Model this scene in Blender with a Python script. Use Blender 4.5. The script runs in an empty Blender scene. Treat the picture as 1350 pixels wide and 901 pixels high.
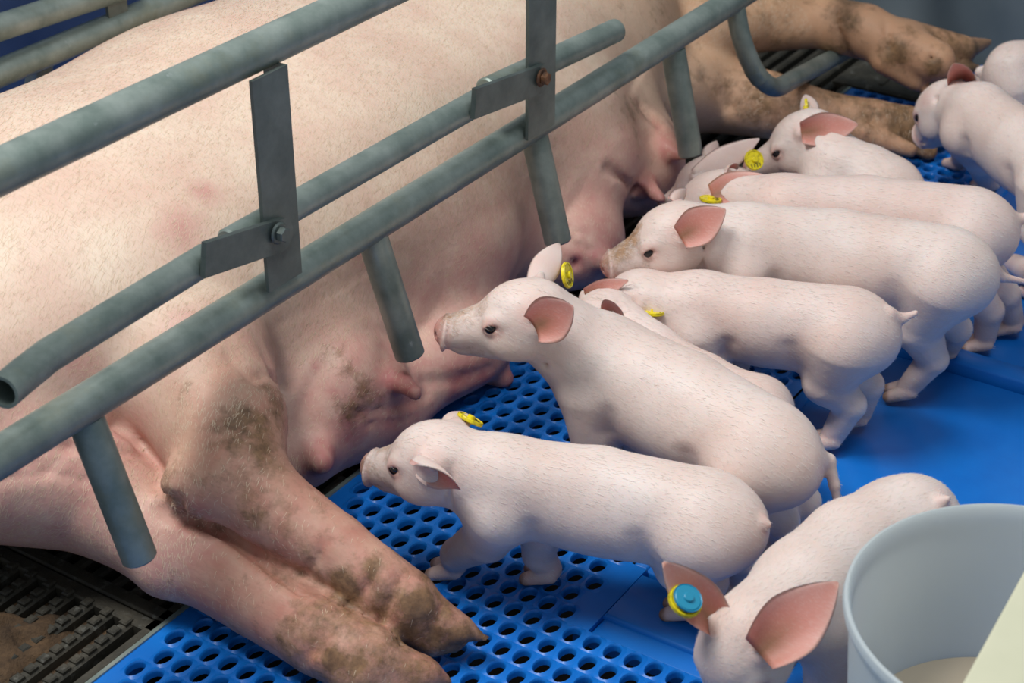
import bpy, math, random
import numpy as np
from mathutils import Vector, Matrix
random.seed(7); np.random.seed(7)
C = bpy.context.scene.collection
# ------------------------------------------------------------------ camera
FPX = 2300.; CH = 1.1; AZ = math.radians(33.5); PIT = math.atan(1375/FPX)
fh = np.array([math.cos(AZ), math.sin(AZ), 0]); RT = np.array([math.sin(AZ), -math.cos(AZ), 0])
FW = fh*math.cos(PIT)+np.array([0, 0, -math.sin(PIT)]); UP = np.cross(RT, FW); CAM = np.array([0, 0, CH])
cd = bpy.data.cameras.new('camera'); cam = bpy.data.objects.new('camera', cd); C.objects.link(cam)
cd.sensor_width = 36; cd.lens = FPX/1350*36; cd.clip_start = .05; cd.clip_end = 60
cam.matrix_world = Matrix(((RT[0], UP[0], -FW[0], 0), (RT[1], UP[1], -FW[1], 0), (RT[2], UP[2], -FW[2], CH), (0, 0, 0, 1)))
cd.dof.use_dof = True; cd.dof.focus_distance = 1.76; cd.dof.aperture_fstop = 9
sc = bpy.context.scene; sc.camera = cam
vs = sc.view_settings; vs.view_transform = 'Standard'; vs.look = 'None'; vs.gamma = 1; vs.use_curve_mapping = False
vs.exposure = 0.0
# ------------------------------------------------------------------ world and lights
w = bpy.data.worlds.new('barn'); sc.world = w; w.use_nodes = True
bg = w.node_tree.nodes['Background']; bg.inputs[0].default_value = (.80, .90, 1.0, 1); bg.inputs[1].default_value = .30
def area(name, loc, to, sx, sy, power, col):
    l = bpy.data.lights.new(name, 'AREA'); l.shape = 'RECTANGLE'; l.size = sx; l.size_y = sy; l.energy = power; l.color = col
    o = bpy.data.objects.new(name, l); C.objects.link(o); o.location = loc
    o.rotation_euler = (Vector(to)-Vector(loc)).to_track_quat('-Z', 'Y').to_euler(); return o
area('lamp_and_fill', (.50, 1.50, 2.55), (1.35, .9, .1), .9, .6, 55, (1.0, .985, .96))
area('lamp_and_fill', (.9, -.2, 3.2), (1.4, 1.0, .1), 1.6, .6, 27, (.92, .97, 1.0))  # added fill light from the camera side, brightens the belly below the rails

def unp(x, y, z=0.):
    d = FW+RT*(x-675)/FPX+UP*(450.5-y)/FPX
    return CAM+d*(z-CH)/d[2]
def unpY(x, y, Y):
    d = FW+RT*(x-675)/FPX+UP*(450.5-y)/FPX
    return CAM+d*Y/d[1]
def toward(base, x, y, L, far=False):
    """point at distance L from base that lies on the sight line of (x, y)"""
    d = FW+RT*(x-675)/FPX+UP*(450.5-y)/FPX; d = d/np.linalg.norm(d)
    b = np.array(base)-CAM; t = b@d; h2 = max(b@b-t*t, 0); s = math.sqrt(max(L*L-h2, 0))
    return CAM+d*(t+s if far else t-s)

# ------------------------------------------------------------------ object helpers
def empty(name, loc, label=None, cat=None, group=None):
    o = bpy.data.objects.new(name, None); C.objects.link(o); o.location = loc; o.empty_display_size = .05
    if label: o['label'] = label; o['category'] = cat
    if group: o['group'] = group
    return o
def place(name, me, mat, parent=None, smooth=True):
    o = bpy.data.objects.new(name, me); C.objects.link(o)
    for m in (mat if isinstance(mat, (list, tuple)) else [mat]): me.materials.append(m)
    if smooth: me.polygons.foreach_set('use_smooth', [True]*len(me.polygons))
    if parent is not None:
        o.parent = parent; o.matrix_parent_inverse = Matrix.Translation(-Vector(parent.location))
    return o
class MB:
    def __init__(s): s.v = []; s.f = []; s.m = []
    def add(s, v, f, mi=0):
        n = len(s.v); s.v += [tuple(map(float, p)) for p in v]; s.f += [tuple(i+n for i in q) for q in f]; s.m += [mi]*len(f)
    def box(s, lo, hi, mi=0, bev=0.):
        x0, y0, z0 = lo; x1, y1, z1 = hi; b = bev
        if not b:
            s.add([(x0,y0,z0),(x1,y0,z0),(x1,y1,z0),(x0,y1,z0),(x0,y0,z1),(x1,y0,z1),(x1,y1,z1),(x0,y1,z1)],
                  [(3,2,1,0),(4,5,6,7),(0,1,5,4),(1,2,6,5),(2,3,7,6),(3,0,4,7)], mi)
        else:
            s.add([(x0,y0,z0),(x1,y0,z0),(x1,y1,z0),(x0,y1,z0),(x0,y0,z1-b),(x1,y0,z1-b),(x1,y1,z1-b),(x0,y1,z1-b),
                   (x0+b,y0+b,z1),(x1-b,y0+b,z1),(x1-b,y1-b,z1),(x0+b,y1-b,z1)],
                  [(3,2,1,0),(0,1,5,4),(1,2,6,5),(2,3,7,6),(3,0,4,7),(4,5,9,8),(5,6,10,9),(6,7,11,10),(7,4,8,11),(8,9,10,11)], mi)
    def obox(s, c, ax, ay, az, hx, hy, hz, mi=0):
        c, ax, ay, az = [np.array(q, float) for q in (c, ax, ay, az)]
        v = [c+ax*hx*i+ay*hy*j+az*hz*k for k in (-1, 1) for (i, j) in ((-1,-1),(1,-1),(1,1),(-1,1))]
        s.add(v, [(3,2,1,0),(4,5,6,7),(0,1,5,4),(1,2,6,5),(2,3,7,6),(3,0,4,7)], mi)
    def tube(s, pts, r, n=24, cap=(True, True), hollow=0., mi=0):
        pts = [np.array(p, float) for p in pts]; rr = r if hasattr(r, '__len__') else [r]*len(pts)
        prev = None; rings = []
        def frame(i):
            nonlocal prev
            a = pts[max(i-1, 0)]; b = pts[min(i+1, len(pts)-1)]; t = (b-a)/np.linalg.norm(b-a)
            u = np.array([0, 0, 1.]) if prev is None else prev
            if abs(u@t) > .95 and prev is None: u = np.array([1., 0, 0])
            u = u-t*(u@t); u /= np.linalg.norm(u); prev = u
            return u, np.cross(t, u), t
        fr = [frame(i) for i in range(len(pts))]
        def ring(i, rad, off=0.):
            u, v, t = fr[i]; return [pts[i]+t*off+rad*(u*math.cos(2*math.pi*k/n)+v*math.sin(2*math.pi*k/n)) for k in range(n)]
        e = min(.002, rr[0]*.15)
        seq = []
        if hollow: seq.append(ring(0, rr[0]-hollow, .05)); seq.append(ring(0, rr[0]-hollow, 0)); seq.append(ring(0, rr[0], 0))
        else: seq.append(ring(0, rr[0]-e, 0)); seq.append(ring(0, rr[0], e))
        for i in range(1, len(pts)-1): seq.append(ring(i, rr[i]))
        L = len(pts)-1
        if hollow: seq.append(ring(L, rr[L], 0)); seq.append(ring(L, rr[L]-hollow, 0)); seq.append(ring(L, rr[L]-hollow, -.05))
        else: seq.append(ring(L, rr[L], -e)); seq.append(ring(L, rr[L]-e, 0))
        v = [p for q in seq for p in q]; f = []
        for a in range(len(seq)-1):
            for k in range(n): f.append((a*n+k, a*n+(k+1) % n, (a+1)*n+(k+1) % n, (a+1)*n+k))
        if cap[0]: f.append(tuple(range(n))[::-1])
        if cap[1]: f.append(tuple(range((len(seq)-1)*n, len(seq)*n)))
        s.add(v, f, mi)
    def build(s, name, mat, parent=None, smooth=False, autos=None):
        me = bpy.data.meshes.new(name); me.from_pydata(s.v, [], s.f); me.update()
        o = place(name, me, mat, parent, smooth)
        me.polygons.foreach_set('material_index', s.m)
        if autos:
            me.polygons.foreach_set('use_smooth', [True]*len(me.polygons))
            me.set_sharp_from_angle(angle=math.radians(autos))
        return o
def bend(pts, rad, n=8):
    """round the inner corners of a polyline"""
    pts = [np.array(p, float) for p in pts]; out = [pts[0]]
    for i in range(1, len(pts)-1):
        a, b, c = pts[i-1], pts[i], pts[i+1]; u = (a-b)/np.linalg.norm(a-b); v = (c-b)/np.linalg.norm(c-b)
        p0 = b+u*rad; p2 = b+v*rad
        for k in range(n+1):
            t = k/n; out.append((1-t)**2*p0+2*t*(1-t)*b+t*t*p2)
    out.append(pts[-1]); return out

# ------------------------------------------------------------------ materials
class NT:
    def __init__(s, name, rough=.5, **kw):
        s.mat = bpy.data.materials.new(name); s.mat.use_nodes = True; s.t = s.mat.node_tree; s.p = s.t.nodes['Principled BSDF']
        s.p.inputs['Roughness'].default_value = rough
        for k, v in kw.items(): s.p.inputs[k.replace('_', ' ')].default_value = v
        s.co = s.t.nodes.new('ShaderNodeTexCoord').outputs['Object']
    def L(s, a, b): s.t.links.new(a, b)
    def sc(s, vec, src=None):
        m = s.t.nodes.new('ShaderNodeMapping'); m.inputs['Scale'].default_value = vec; s.L(src or s.co, m.inputs[0]); return m.outputs[0]
    def noise(s, scale, detail=4, rough=.55, vec=None, dist=0.):
        n = s.t.nodes.new('ShaderNodeTexNoise'); n.inputs['Scale'].default_value = scale; n.inputs['Detail'].default_value = detail
        n.inputs['Roughness'].default_value = rough; n.inputs['Distortion'].default_value = dist; s.L(vec or s.co, n.inputs['Vector']); return n.outputs[0]
    def ramp(s, src, a, b, ca=(0,0,0,1), cb=(1,1,1,1)):
        r = s.t.nodes.new('ShaderNodeValToRGB'); r.color_ramp.elements[0].position = a; r.color_ramp.elements[1].position = b
        r.color_ramp.elements[0].color = ca; r.color_ramp.elements[1].color = cb; s.L(src, r.inputs[0]); return r.outputs[0]
    def math(s, op, a, b=None, clamp=False):
        m = s.t.nodes.new('ShaderNodeMath'); m.operation = op; m.use_clamp = clamp
        for i, q in enumerate((a, b)):
            if q is None: continue
            if isinstance(q, (int, float)): m.inputs[i].default_value = q
            else: s.L(q, m.inputs[i])
        return m.outputs[0]
    def mix(s, f, a, b, mode='MIX'):
        m = s.t.nodes.new('ShaderNodeMix'); m.data_type = 'RGBA'; m.blend_type = mode
        for i, q in ((0, f), (6, a), (7, b)):
            if isinstance(q, (int, float)): m.inputs[i].default_value = q
            elif isinstance(q, tuple): m.inputs[i].default_value = q if len(q) == 4 else q+(1,)
            else: s.L(q, m.inputs[i])
        return m.outputs[2]
    def color(s, c):
        if isinstance(c, tuple): s.p.inputs['Base Color'].default_value = c if len(c) == 4 else c+(1,)
        else: s.L(c, s.p.inputs['Base Color'])
    def bump(s, h, strength=.3, dist=.002, prev=None):
        b = s.t.nodes.new('ShaderNodeBump'); b.inputs['Strength'].default_value = strength; b.inputs['Distance'].default_value = dist
        s.L(h, b.inputs['Height'])
        if prev: s.L(prev, b.inputs['Normal'])
        s.L(b.outputs[0], s.p.inputs['Normal']); return b.outputs[0]
    def attr(s, name):
        a = s.t.nodes.new('ShaderNodeAttribute'); a.attribute_name = name; q = s.t.nodes.new('ShaderNodeSeparateColor')
        s.L(a.outputs['Color'], q.inputs[0]); return q.outputs[0], q.outputs[1], q.outputs[2], a.outputs['Alpha']

def skin(name, base, base2, pink, dirt, dark, hair_scale, alt=(.55, .16, .115), hair=.5, sss=.12):
    n = NT(name, .5); n.p.inputs['Subsurface Weight'].default_value = sss; n.p.inputs['Subsurface Radius'].default_value = (1, .35, .2)
    n.p.inputs['Subsurface Scale'].default_value = .008; n.p.inputs['Specular IOR Level'].default_value = .35
    pk, dt, dk, ie = n.attr('paint')
    big = n.ramp(n.noise(14, 4), .35, .68); c = n.mix(big, base, base2)
    blot = n.ramp(n.noise(34, 5, .6), .3, .75); pf = n.math('MULTIPLY', pk, n.math('ADD', n.math('MULTIPLY', blot, .55), .62), True)
    c = n.mix(pf, c, pink)
    c = n.mix(n.math('MULTIPLY', ie, .9), c, alt)
    hv = n.sc((1, .22, .6)); hn = n.noise(hair_scale, 2, .5, hv, .6); hs = n.ramp(hn, .52, .72)
    c = n.mix(n.math('MULTIPLY', hs, hair*.5), c, (.74, .66, .56) if hair_scale > 600 else (.42, .27, .17))
    dn = n.noise(46, 8, .72); dn2 = n.noise(13, 3, .6)
    k = n.math('ADD', n.math('MULTIPLY', dn, .62), n.math('MULTIPLY', dn2, .38))
    dm = n.math('MULTIPLY', n.math('SUBTRACT', n.math('ADD', dt, n.math('MULTIPLY', k, 1.9)), 1.22), 3.0, True)
    dm = n.math('MULTIPLY', dm, n.math('GREATER_THAN', dt, .012))
    dcol = n.mix(n.ramp(n.noise(90, 5, .7), .38, .62), dirt, tuple(q*.42 for q in dirt[:3])+(1,))
    c = n.mix(n.math('MULTIPLY', dm, .88), c, dcol)
    c = n.mix(dk, c, dark)
    n.color(c)
    b1 = n.bump(hn, .22*hair+.08, .0012); n.bump(n.math('ADD', n.noise(26, 5, .6), n.math('MULTIPLY', dm, .6)), .35, .003, b1)
    return n.mat
M = {}
M['sow'] = skin('sow_skin', (.73, .54, .42), (.81, .68, .53), (.52, .19, .18), (.27, .155, .072), (.10, .07, .045), 420, alt=(.56, .32, .175), hair=.5)
M['piglet'] = skin('piglet_skin', (.72, .575, .51), (.795, .70, .65), (.68, .34, .29), (.44, .24, .11), (.22, .11, .055), 900, hair=.3, sss=.2)
n = NT('galvanised_steel', .42, Metallic=.4)
c = n.mix(n.ramp(n.noise(22, 5, .6), .35, .7), (.18, .23, .205), (.34, .39, .355)); c = n.mix(n.math('MULTIPLY', n.ramp(n.noise(9, 6, .7), .55, .75), .7), c, (.25, .25, .16))
c = n.mix(n.math('MULTIPLY', n.ramp(n.noise(30, 7, .75), .64, .74), .55), c, (.52, .56, .56)); n.color(c)
n.L(n.ramp(n.noise(40, 4), .3, .7, (.32,)*3+(1,), (.55,)*3+(1,)), n.p.inputs['Roughness']); n.bump(n.noise(120, 4), .15, .001); M['galv'] = n.mat
n = NT('dull_steel_plate', .5, Metallic=.5)
c = n.mix(n.ramp(n.noise(18, 6, .65), .35, .7), (.11, .135, .125), (.20, .235, .215)); n.color(c); n.bump(n.noise(150, 3), .15, .001); M['plate'] = n.mat
n = NT('rusty_steel', .7, Metallic=.2); n.color(n.mix(n.ramp(n.noise(120, 5), .4, .6), (.10, .05, .03), (.24, .11, .05))); n.bump(n.noise(300, 3), .4, .001); M['rust'] = n.mat
n = NT('pipe_shadow_black', .9); n.color((.012, .013, .012)); M['black'] = n.mat
n = NT('blue_plastic', .38); c = n.mix(n.ramp(n.noise(12, 5, .6), .3, .75), (.003, .140, .54), (.005, .185, .64))
c = n.mix(n.math('MULTIPLY', n.ramp(n.noise(60, 6, .7), .66, .8), .25), c, (.2, .28, .3)); n.color(c); n.bump(n.noise(200, 3), .1, .0006); M['blue'] = n.mat
n = NT('piglet_coat', .45); n.color((.80, .72, .66)); M['coat'] = n.mat
n = NT('sow_coat', .5); n.color((.72, .56, .40)); M['sowcoat'] = n.mat
n = NT('worn_cast_iron', .6, Metallic=.25)
c = n.mix(n.ramp(n.noise(16, 6, .7), .35, .65), (.030, .030, .024), (.075, .066, .048)); c = n.mix(n.ramp(n.noise(60, 6, .7), .56, .72), c, (.16, .16, .14)); n.color(c)
n.bump(n.noise(170, 5, .7), .6, .002); M['iron'] = n.mat
n = NT('manure', .85); n.color(n.mix(n.ramp(n.noise(40, 7, .7), .35, .65), (.035, .02, .01), (.13, .075, .035))); n.bump(n.noise(90, 6, .7), .8, .006); M['manure'] = n.mat
n = NT('dark_pit', .95); n.color((.012, .010, .008)); M['pit'] = n.mat
n = NT('grey_wall_panel', .6); n.color(n.mix(n.ramp(n.noise(6, 5), .3, .7), (.11, .145, .17), (.16, .195, .22))); M['wall'] = n.mat
n = NT('faded_blue_panel', .5); n.color(n.mix(n.ramp(n.noise(8, 5), .3, .7), (.045, .085, .22), (.075, .125, .28))); M['navy'] = n.mat
n = NT('white_bucket_plastic', .35); n.color(n.mix(n.ramp(n.noise(7, 3), .3, .7), (.76, .81, .82), (.84, .88, .87))); n.p.inputs['Subsurface Weight'].default_value = .0
n.p.inputs['Subsurface Scale'].default_value = .03; n.p.inputs['Subsurface Radius'].default_value = (1, 1, 1); M['bucket'] = n.mat
t_ = n.t; tr = t_.nodes.new('ShaderNodeBsdfTranslucent'); tr.inputs[0].default_value = (.85, .90, .90, 1); mx = t_.nodes.new('ShaderNodeMixShader'); mx.inputs[0].default_value = .6
t_.links.new(n.p.outputs[0], mx.inputs[1]); t_.links.new(tr.outputs[0], mx.inputs[2]); t_.links.new(mx.outputs[0], t_.nodes['Material Output'].inputs[0])
n = NT('brown_water', .15); n.color((.52, .43, .32)); M['water'] = n.mat
n = NT('cream_board', .6); c = n.mix(n.ramp(n.noise(9, 5), .3, .7), (.56, .56, .40), (.66, .64, .47)); n.color(n.mix(n.ramp(n.noise(55, 4), .70, .74), c, (.1, .1, .08))); M['cream'] = n.mat
n = NT('yellow_tag_plastic', .35); n.color(n.mix(n.ramp(n.noise(260, 3), .5, .7), (.83, .68, .015), (.45, .36, .02))); M['yellow'] = n.mat
n = NT('tag_print', .5); n.color((.16, .13, .02)); M['print'] = n.mat
n = NT('blue_tag_plastic', .35); n.color((.02, .26, .42)); M['tagblue'] = n.mat
n = NT('eye_dark', .08); n.color((.012, .010, .012)); M['eye'] = n.mat
n = NT('eyelid_lash', .6); n.color((.30, .14, .11)); M['lid'] = n.mat

# ------------------------------------------------------------------ implicit surface modelling
class SDF:
    def __init__(s, lo, hi, h):
        s.lo = np.array(lo, float); s.h = h; s.n = np.ceil((np.array(hi)-s.lo)/h).astype(int)+1
        s.d = np.full(s.n, .05, np.float32)
    def _sub(s, lo, hi):
        a = np.clip(np.floor((np.array(lo)-s.lo)/s.h).astype(int), 0, s.n); b = np.clip(np.ceil((np.array(hi)-s.lo)/s.h).astype(int)+1, 0, s.n)
        if (b <= a).any(): return None
        g = [(s.lo[i]+s.h*np.arange(a[i], b[i])).astype(np.float32) for i in range(3)]
        return (slice(a[0], b[0]), slice(a[1], b[1]), slice(a[2], b[2])), g[0][:, None, None], g[1][None, :, None], g[2][None, None, :]
    def at(s, p):
        q = (np.array(p)-s.lo)/s.h; i = np.clip(np.floor(q).astype(int), 0, s.n-2); f = q-i; v = 0.
        for a in (0, 1):
            for b in (0, 1):
                for c in (0, 1): v += s.d[i[0]+a, i[1]+b, i[2]+c]*(f[0] if a else 1-f[0])*(f[1] if b else 1-f[1])*(f[2] if c else 1-f[2])
        return v
    def hit(s, x, y, t0=1.1):
        d = FW+RT*(x-675)/FPX+UP*(450.5-y)/FPX; d = d/np.linalg.norm(d); t = t0; hi = s.lo+s.h*(s.n-1)
        while t < 3.3:
            p = CAM+d*t
            if (p > s.lo).all() and (p < hi).all() and s.at(p) < 0: return p
            t += .004
        return None
    def out(s, p, d, lim=.06):
        d = np.array(d)/np.linalg.norm(d); t = 0.
        while t < lim and s.at(np.array(p)+d*t) < 0: t += .0008
        return np.array(p)+d*t
    def begin(s): s._stack = s.d; s.d = np.full(s.n, .05, np.float32)
    def end(s, k):
        e = s.d; s.d = s._stack; s._comb((slice(None),)*3, e, k, 'add')
    def _comb(s, sl, e, k, mode):
        d = s.d[sl]
        if mode == 'sub': e = -e
        if k > 0:
            hh = np.clip(k-np.abs(d-e), 0, None)/k
            s.d[sl] = (np.minimum(d, e)-hh*hh*k*.25) if mode == 'add' else (np.maximum(d, e)+hh*hh*k*.25)
        else: s.d[sl] = np.minimum(d, e) if mode == 'add' else np.maximum(d, e)
    def cone(s, a, b, ra, rb, k=.01, mode='add', sq=None):
        """tapered capsule; sq = (axis, factor) flattens or widens it along an axis"""
        a = np.array(a, float); b = np.array(b, float); R = max(ra, rb)*(max(1, sq[1]) if sq else 1)+k+.012
        q = s._sub(np.minimum(a, b)-R, np.maximum(a, b)+R)
        if q is None: return
        sl, X, Y, Z = q; ab = b-a; L2 = max(ab@ab, 1e-12)
        t = np.clip(((X-a[0])*ab[0]+(Y-a[1])*ab[1]+(Z-a[2])*ab[2])/L2, 0, 1)
        dx = X-(a[0]+t*ab[0]); dy = Y-(a[1]+t*ab[1]); dz = Z-(a[2]+t*ab[2])
        if sq:
            ax, fac = np.array(sq[0], float), sq[1]; ax /= np.linalg.norm(ax); w_ = (dx*ax[0]+dy*ax[1]+dz*ax[2])*(1/fac-1)
            dx = dx+w_*ax[0]; dy = dy+w_*ax[1]; dz = dz+w_*ax[2]
        e = np.sqrt(dx*dx+dy*dy+dz*dz)-(ra+t*(rb-ra))
        s._comb(sl, e.astype(np.float32), k, mode)
    def ell(s, c, r, R=None, k=.01, mode='add'):
        """ellipsoid, R has its axes as columns"""
        c = np.array(c, float); r = np.array(r, float); R = np.eye(3) if R is None else np.array(R)
        ext = max(r)+k+.012; q = s._sub(c-ext, c+ext)
        if q is None: return
        sl, X, Y, Z = q; X = X-c[0]; Y = Y-c[1]; Z = Z-c[2]
        u = [(X*R[0, i]+Y*R[1, i]+Z*R[2, i]) for i in range(3)]
        k0 = np.sqrt(sum((u[i]/r[i])**2 for i in range(3))); k1 = np.sqrt(sum((u[i]/r[i]**2)**2 for i in range(3)))
        e = k0*(k0-1)/np.maximum(k1, 1e-6)
        s._comb(sl, e.astype(np.float32), k, mode)
    def chain(s, pts, k=.01, sq=None):
        s.begin()
        for (a, ra), (b, rb) in zip(pts[:-1], pts[1:]): s.cone(a, b, ra, rb, .004, sq=sq)
        s.end(k)
    def floorcut(s, z=.0005):
        zz = (s.lo[2]+s.h*np.arange(s.n[2])).astype(np.float32); s.d = np.maximum(s.d, (z-zz)[None, None, :])
    def mesh(s):
        d = s.d; d[0] = d[-1] = .05; d[:, 0] = d[:, -1] = .05; d[:, :, 0] = d[:, :, -1] = .05
        ins = d < 0; nx, ny, nz = d.shape; cs = (nx-1, ny-1, nz-1)
        cnt = np.zeros(cs, np.uint8)
        for i in (0, 1):
            for j in (0, 1):
                for k in (0, 1): cnt += ins[i:nx-1+i, j:ny-1+j, k:nz-1+k]
        idx = np.argwhere((cnt > 0) & (cnt < 8)); ids = np.full(cs, -1, np.int32); ids[tuple(idx.T)] = np.arange(len(idx))
        acc = np.zeros((len(idx), 3)); num = np.zeros(len(idx)); I = idx
        for ax in range(3):
            o1, o2 = [q for q in range(3) if q != ax]
            for a in (0, 1):
                for b in (0, 1):
                    c0 = I.copy(); c0[:, o1] += a; c0[:, o2] += b; c1 = c0.copy(); c1[:, ax] += 1
                    v0 = d[tuple(c0.T)].astype(float); v1 = d[tuple(c1.T)].astype(float); m = (v0 < 0) != (v1 < 0)
                    t = np.where(m, v0/np.where(v0 == v1, 1, v0-v1), 0); p = c0.astype(float); p[:, ax] += t
                    acc += p*m[:, None]; num += m
        V = s.lo+s.h*acc/num[:, None]
        F = []
        for ax in range(3):
            o1, o2 = (ax+1) % 3, (ax+2) % 3
            sl0 = [slice(None)]*3; sl1 = [slice(None)]*3; sl0[ax] = slice(0, -1); sl1[ax] = slice(1, None)
            a = ins[tuple(sl0)]; b = ins[tuple(sl1)]; e = np.argwhere(a != b)
            e = e[(e[:, o1] > 0) & (e[:, o2] > 0) & (e[:, o1] < cs[o1]) & (e[:, o2] < cs[o2])]
            flip = a[tuple(e.T)]
            def cid(u, v):
                q = e.copy(); q[:, o1] += u; q[:, o2] += v; return ids[tuple(q.T)]
            q = np.stack([cid(-1, -1), cid(0, -1), cid(0, 0), cid(-1, 0)], 1); q[~flip] = q[~flip][:, ::-1]; F.append(q)
        return V, np.concatenate(F)
def fast_mesh(name, V, F, paint):
    me = bpy.data.meshes.new(name); me.vertices.add(len(V)); me.vertices.foreach_set('co', np.asarray(V, np.float32).ravel())
    me.loops.add(F.size); me.loops.foreach_set('vertex_index', F.astype(np.int32).ravel()); me.polygons.add(len(F))
    me.polygons.foreach_set('loop_start', np.arange(0, F.size, 4, dtype=np.int32))
    me.update(calc_edges=True); me.validate()
    at = me.attributes.new('paint', 'FLOAT_COLOR', 'POINT'); at.data.foreach_set('color', np.clip(paint, 0, 1).astype(np.float32).ravel())
    return me
def blob(V, c, r, soft=.5, st=1.):
    d = np.linalg.norm(V-np.array(c), axis=1)/r; return st*np.clip((1-d)/soft, 0, 1)
def seg(V, a, b, r, soft=.5, st=1.):
    a = np.array(a); b = np.array(b); t = np.clip(((V-a)@(b-a))/((b-a)@(b-a)), 0, 1)[:, None]
    d = np.linalg.norm(V-(a+t*(b-a)), axis=1)/r; return st*np.clip((1-d)/soft, 0, 1)
def hair(name, V, F, paint, count, L, wid, flow, mat, parent, seed=1, lift=.16, mask=None):
    """short coat hairs: one slim blade each, lying along flow"""
    rng = np.random.RandomState(seed); Q = V[F]; cr = np.cross(Q[:, 2]-Q[:, 0], Q[:, 3]-Q[:, 1]); ar = np.linalg.norm(cr, axis=1); nrm = cr/np.maximum(ar, 1e-12)[:, None]
    wgt = ar*(paint[F[:, 0], 2] < .3)*(V[F[:, 0], 2] > .012)
    if mask is not None: wgt = wgt*mask(Q.mean(1))
    ix = rng.choice(len(F), count, p=wgt/wgt.sum()); a, b = rng.rand(count, 1), rng.rand(count, 1)
    p = (Q[ix, 0]*(1-a)+Q[ix, 1]*a)*(1-b)+(Q[ix, 3]*(1-a)+Q[ix, 2]*a)*b; n_ = nrm[ix]
    d = flow(p)+rng.normal(0, .22, (count, 3)); d -= n_*(d*n_).sum(1)[:, None]; d /= np.maximum(np.linalg.norm(d, axis=1), 1e-6)[:, None]
    ln = L*rng.uniform(.5, 1.15, (count, 1)); s_ = np.cross(d, n_)*wid*.5; m1 = p+d*ln*.55+n_*ln*lift*.7; tip = p+d*ln+n_*ln*lift
    P5 = np.stack([p-s_, p+s_, m1+s_*.8, m1-s_*.8, tip], 1).reshape(-1, 3); k = np.arange(count)*5
    me = bpy.data.meshes.new(name); me.vertices.add(len(P5)); me.vertices.foreach_set('co', P5.astype(np.float32).ravel())
    loops = np.stack([k, k+1, k+2, k+3, k+3, k+2, k+4], 1).ravel(); me.loops.add(len(loops)); me.loops.foreach_set('vertex_index', loops.astype(np.int32))
    me.polygons.add(2*count); ls = np.stack([np.arange(count)*7, np.arange(count)*7+4], 1).ravel(); me.polygons.foreach_set('loop_start', ls.astype(np.int32)); me.update(calc_edges=True)
    o = place(name, me, mat, parent, smooth=False); o['kind'] = 'stuff'; return o
unit = lambda v: np.array(v, float)/np.linalg.norm(v)

# ------------------------------------------------------------------ floor
def perforated(mb, x0, x1, y0, y1, px=.0262, py=.0225, rx=.0106, ry=.0072, n=16, depth=.007):
    nr = max(1, round((x1-x0)/px)); px = (x1-x0)/nr
    for i in range(nr):
        xa = x0+i*px; off = (i % 2)*.5*py; ys = [y1]; y = y1-off-(py if off == 0 else 0)
        cells = []
        y = y1
        if off: cells.append((y1-off, y1, False)); y = y1-off
        while y-py >= y0-1e-6: cells.append((y-py, y, True)); y -= py
        if y > y0+1e-6: cells.append((y0, y, False))
        for (ya, yb, hole) in cells:
            if not hole: mb.add([(xa, ya, 0), (xa+px, ya, 0), (xa+px, yb, 0), (xa, yb, 0)], [(0, 1, 2, 3)]); continue
            cx, cy = xa+px/2, (ya+yb)/2; hx, hy = px/2, (yb-ya)/2; v = []
            for k in range(n):
                a = 2*math.pi*k/n+math.pi/n; ca, sa = math.cos(a), math.sin(a); m = 1/max(abs(ca)/1, abs(sa)/1)
                v.append((cx+ca*m*hx, cy+sa*m*hy, 0))
            for sc_, z in ((1.16, .0012), (1.05, .0), (1., -.0016), (.98, -depth)):
                for k in range(n):
                    a = 2*math.pi*k/n+math.pi/n; v.append((cx+math.cos(a)*rx*sc_, cy+math.sin(a)*ry*sc_, z))
            f = []
            for r in range(4):
                for k in range(n): f.append((r*n+k, r*n+(k+1) % n, (r+1)*n+(k+1) % n, (r+1)*n+k))
            # the four corners of the cell are met by the ring of k on the square outline
            mb.add(v, f)
            for (sx, sy) in ((1, 1), (-1, 1), (-1, -1), (1, -1)):
                best = sorted(range(n), key=lambda k: (v[k][0]-(cx+sx*hx))**2+(v[k][1]-(cy+sy*hy))**2)[:2]
                mb.add([v[best[0]], v[best[1]], (cx+sx*hx, cy+sy*hy, 0)], [(0, 1, 2)])
def struct(o): o['kind'] = 'structure'; return o
mb = MB(); mb.box((-.5, -.6, -.30), (4.0, 3.2, -.28)); struct(mb.build('floor', M['pit']))
EY = 1.003
mb = MB(); perforated(mb, 1.122, 2.508, .672, EY-.012); perforated(mb, .35, 1.122, .15, EY-.012)
perforated(mb, 2.508, 2.72, .52, .86)
mb.box((.35, EY-.012, -.02), (2.508, EY, 0)); mb.box((1.122, .655, -.02), (1.236, .672, 0.0))
struct(mb.build('floor', M['blue'], autos=50))
mb = MB()
def module(x0, x1, y0, y1):
    mb.box((x0, y0, -.022), (x1, y1, -.0035), bev=.003)
for x0, x1 in ((1.124, 1.228), (1.236, 1.771), (1.812, 2.33), (2.362, 2.72)):
    module(x0, x1, -.3, .655 if x0 < 1.2 else .6700)
mb.box((1.778, -.3, -.022), (1.812, .670, .0085), bev=.004); mb.box((2.33, -.3, -.022), (2.362, .670, .0045), bev=.003)
mb.box((1.150, -.3, -.022), (1.226, .655, .002), bev=.003)
mb.box((1.236, .655, -.022), (2.508, .672, -.0010), bev=.003)
struct(mb.build('floor', M['blue'], autos=50))
# far side floor of the pen
mb = MB(); mb.box((-.5, 1.605, -.02), (3.2, 2.6, 0)); struct(mb.build('floor', M['blue']))
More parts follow.
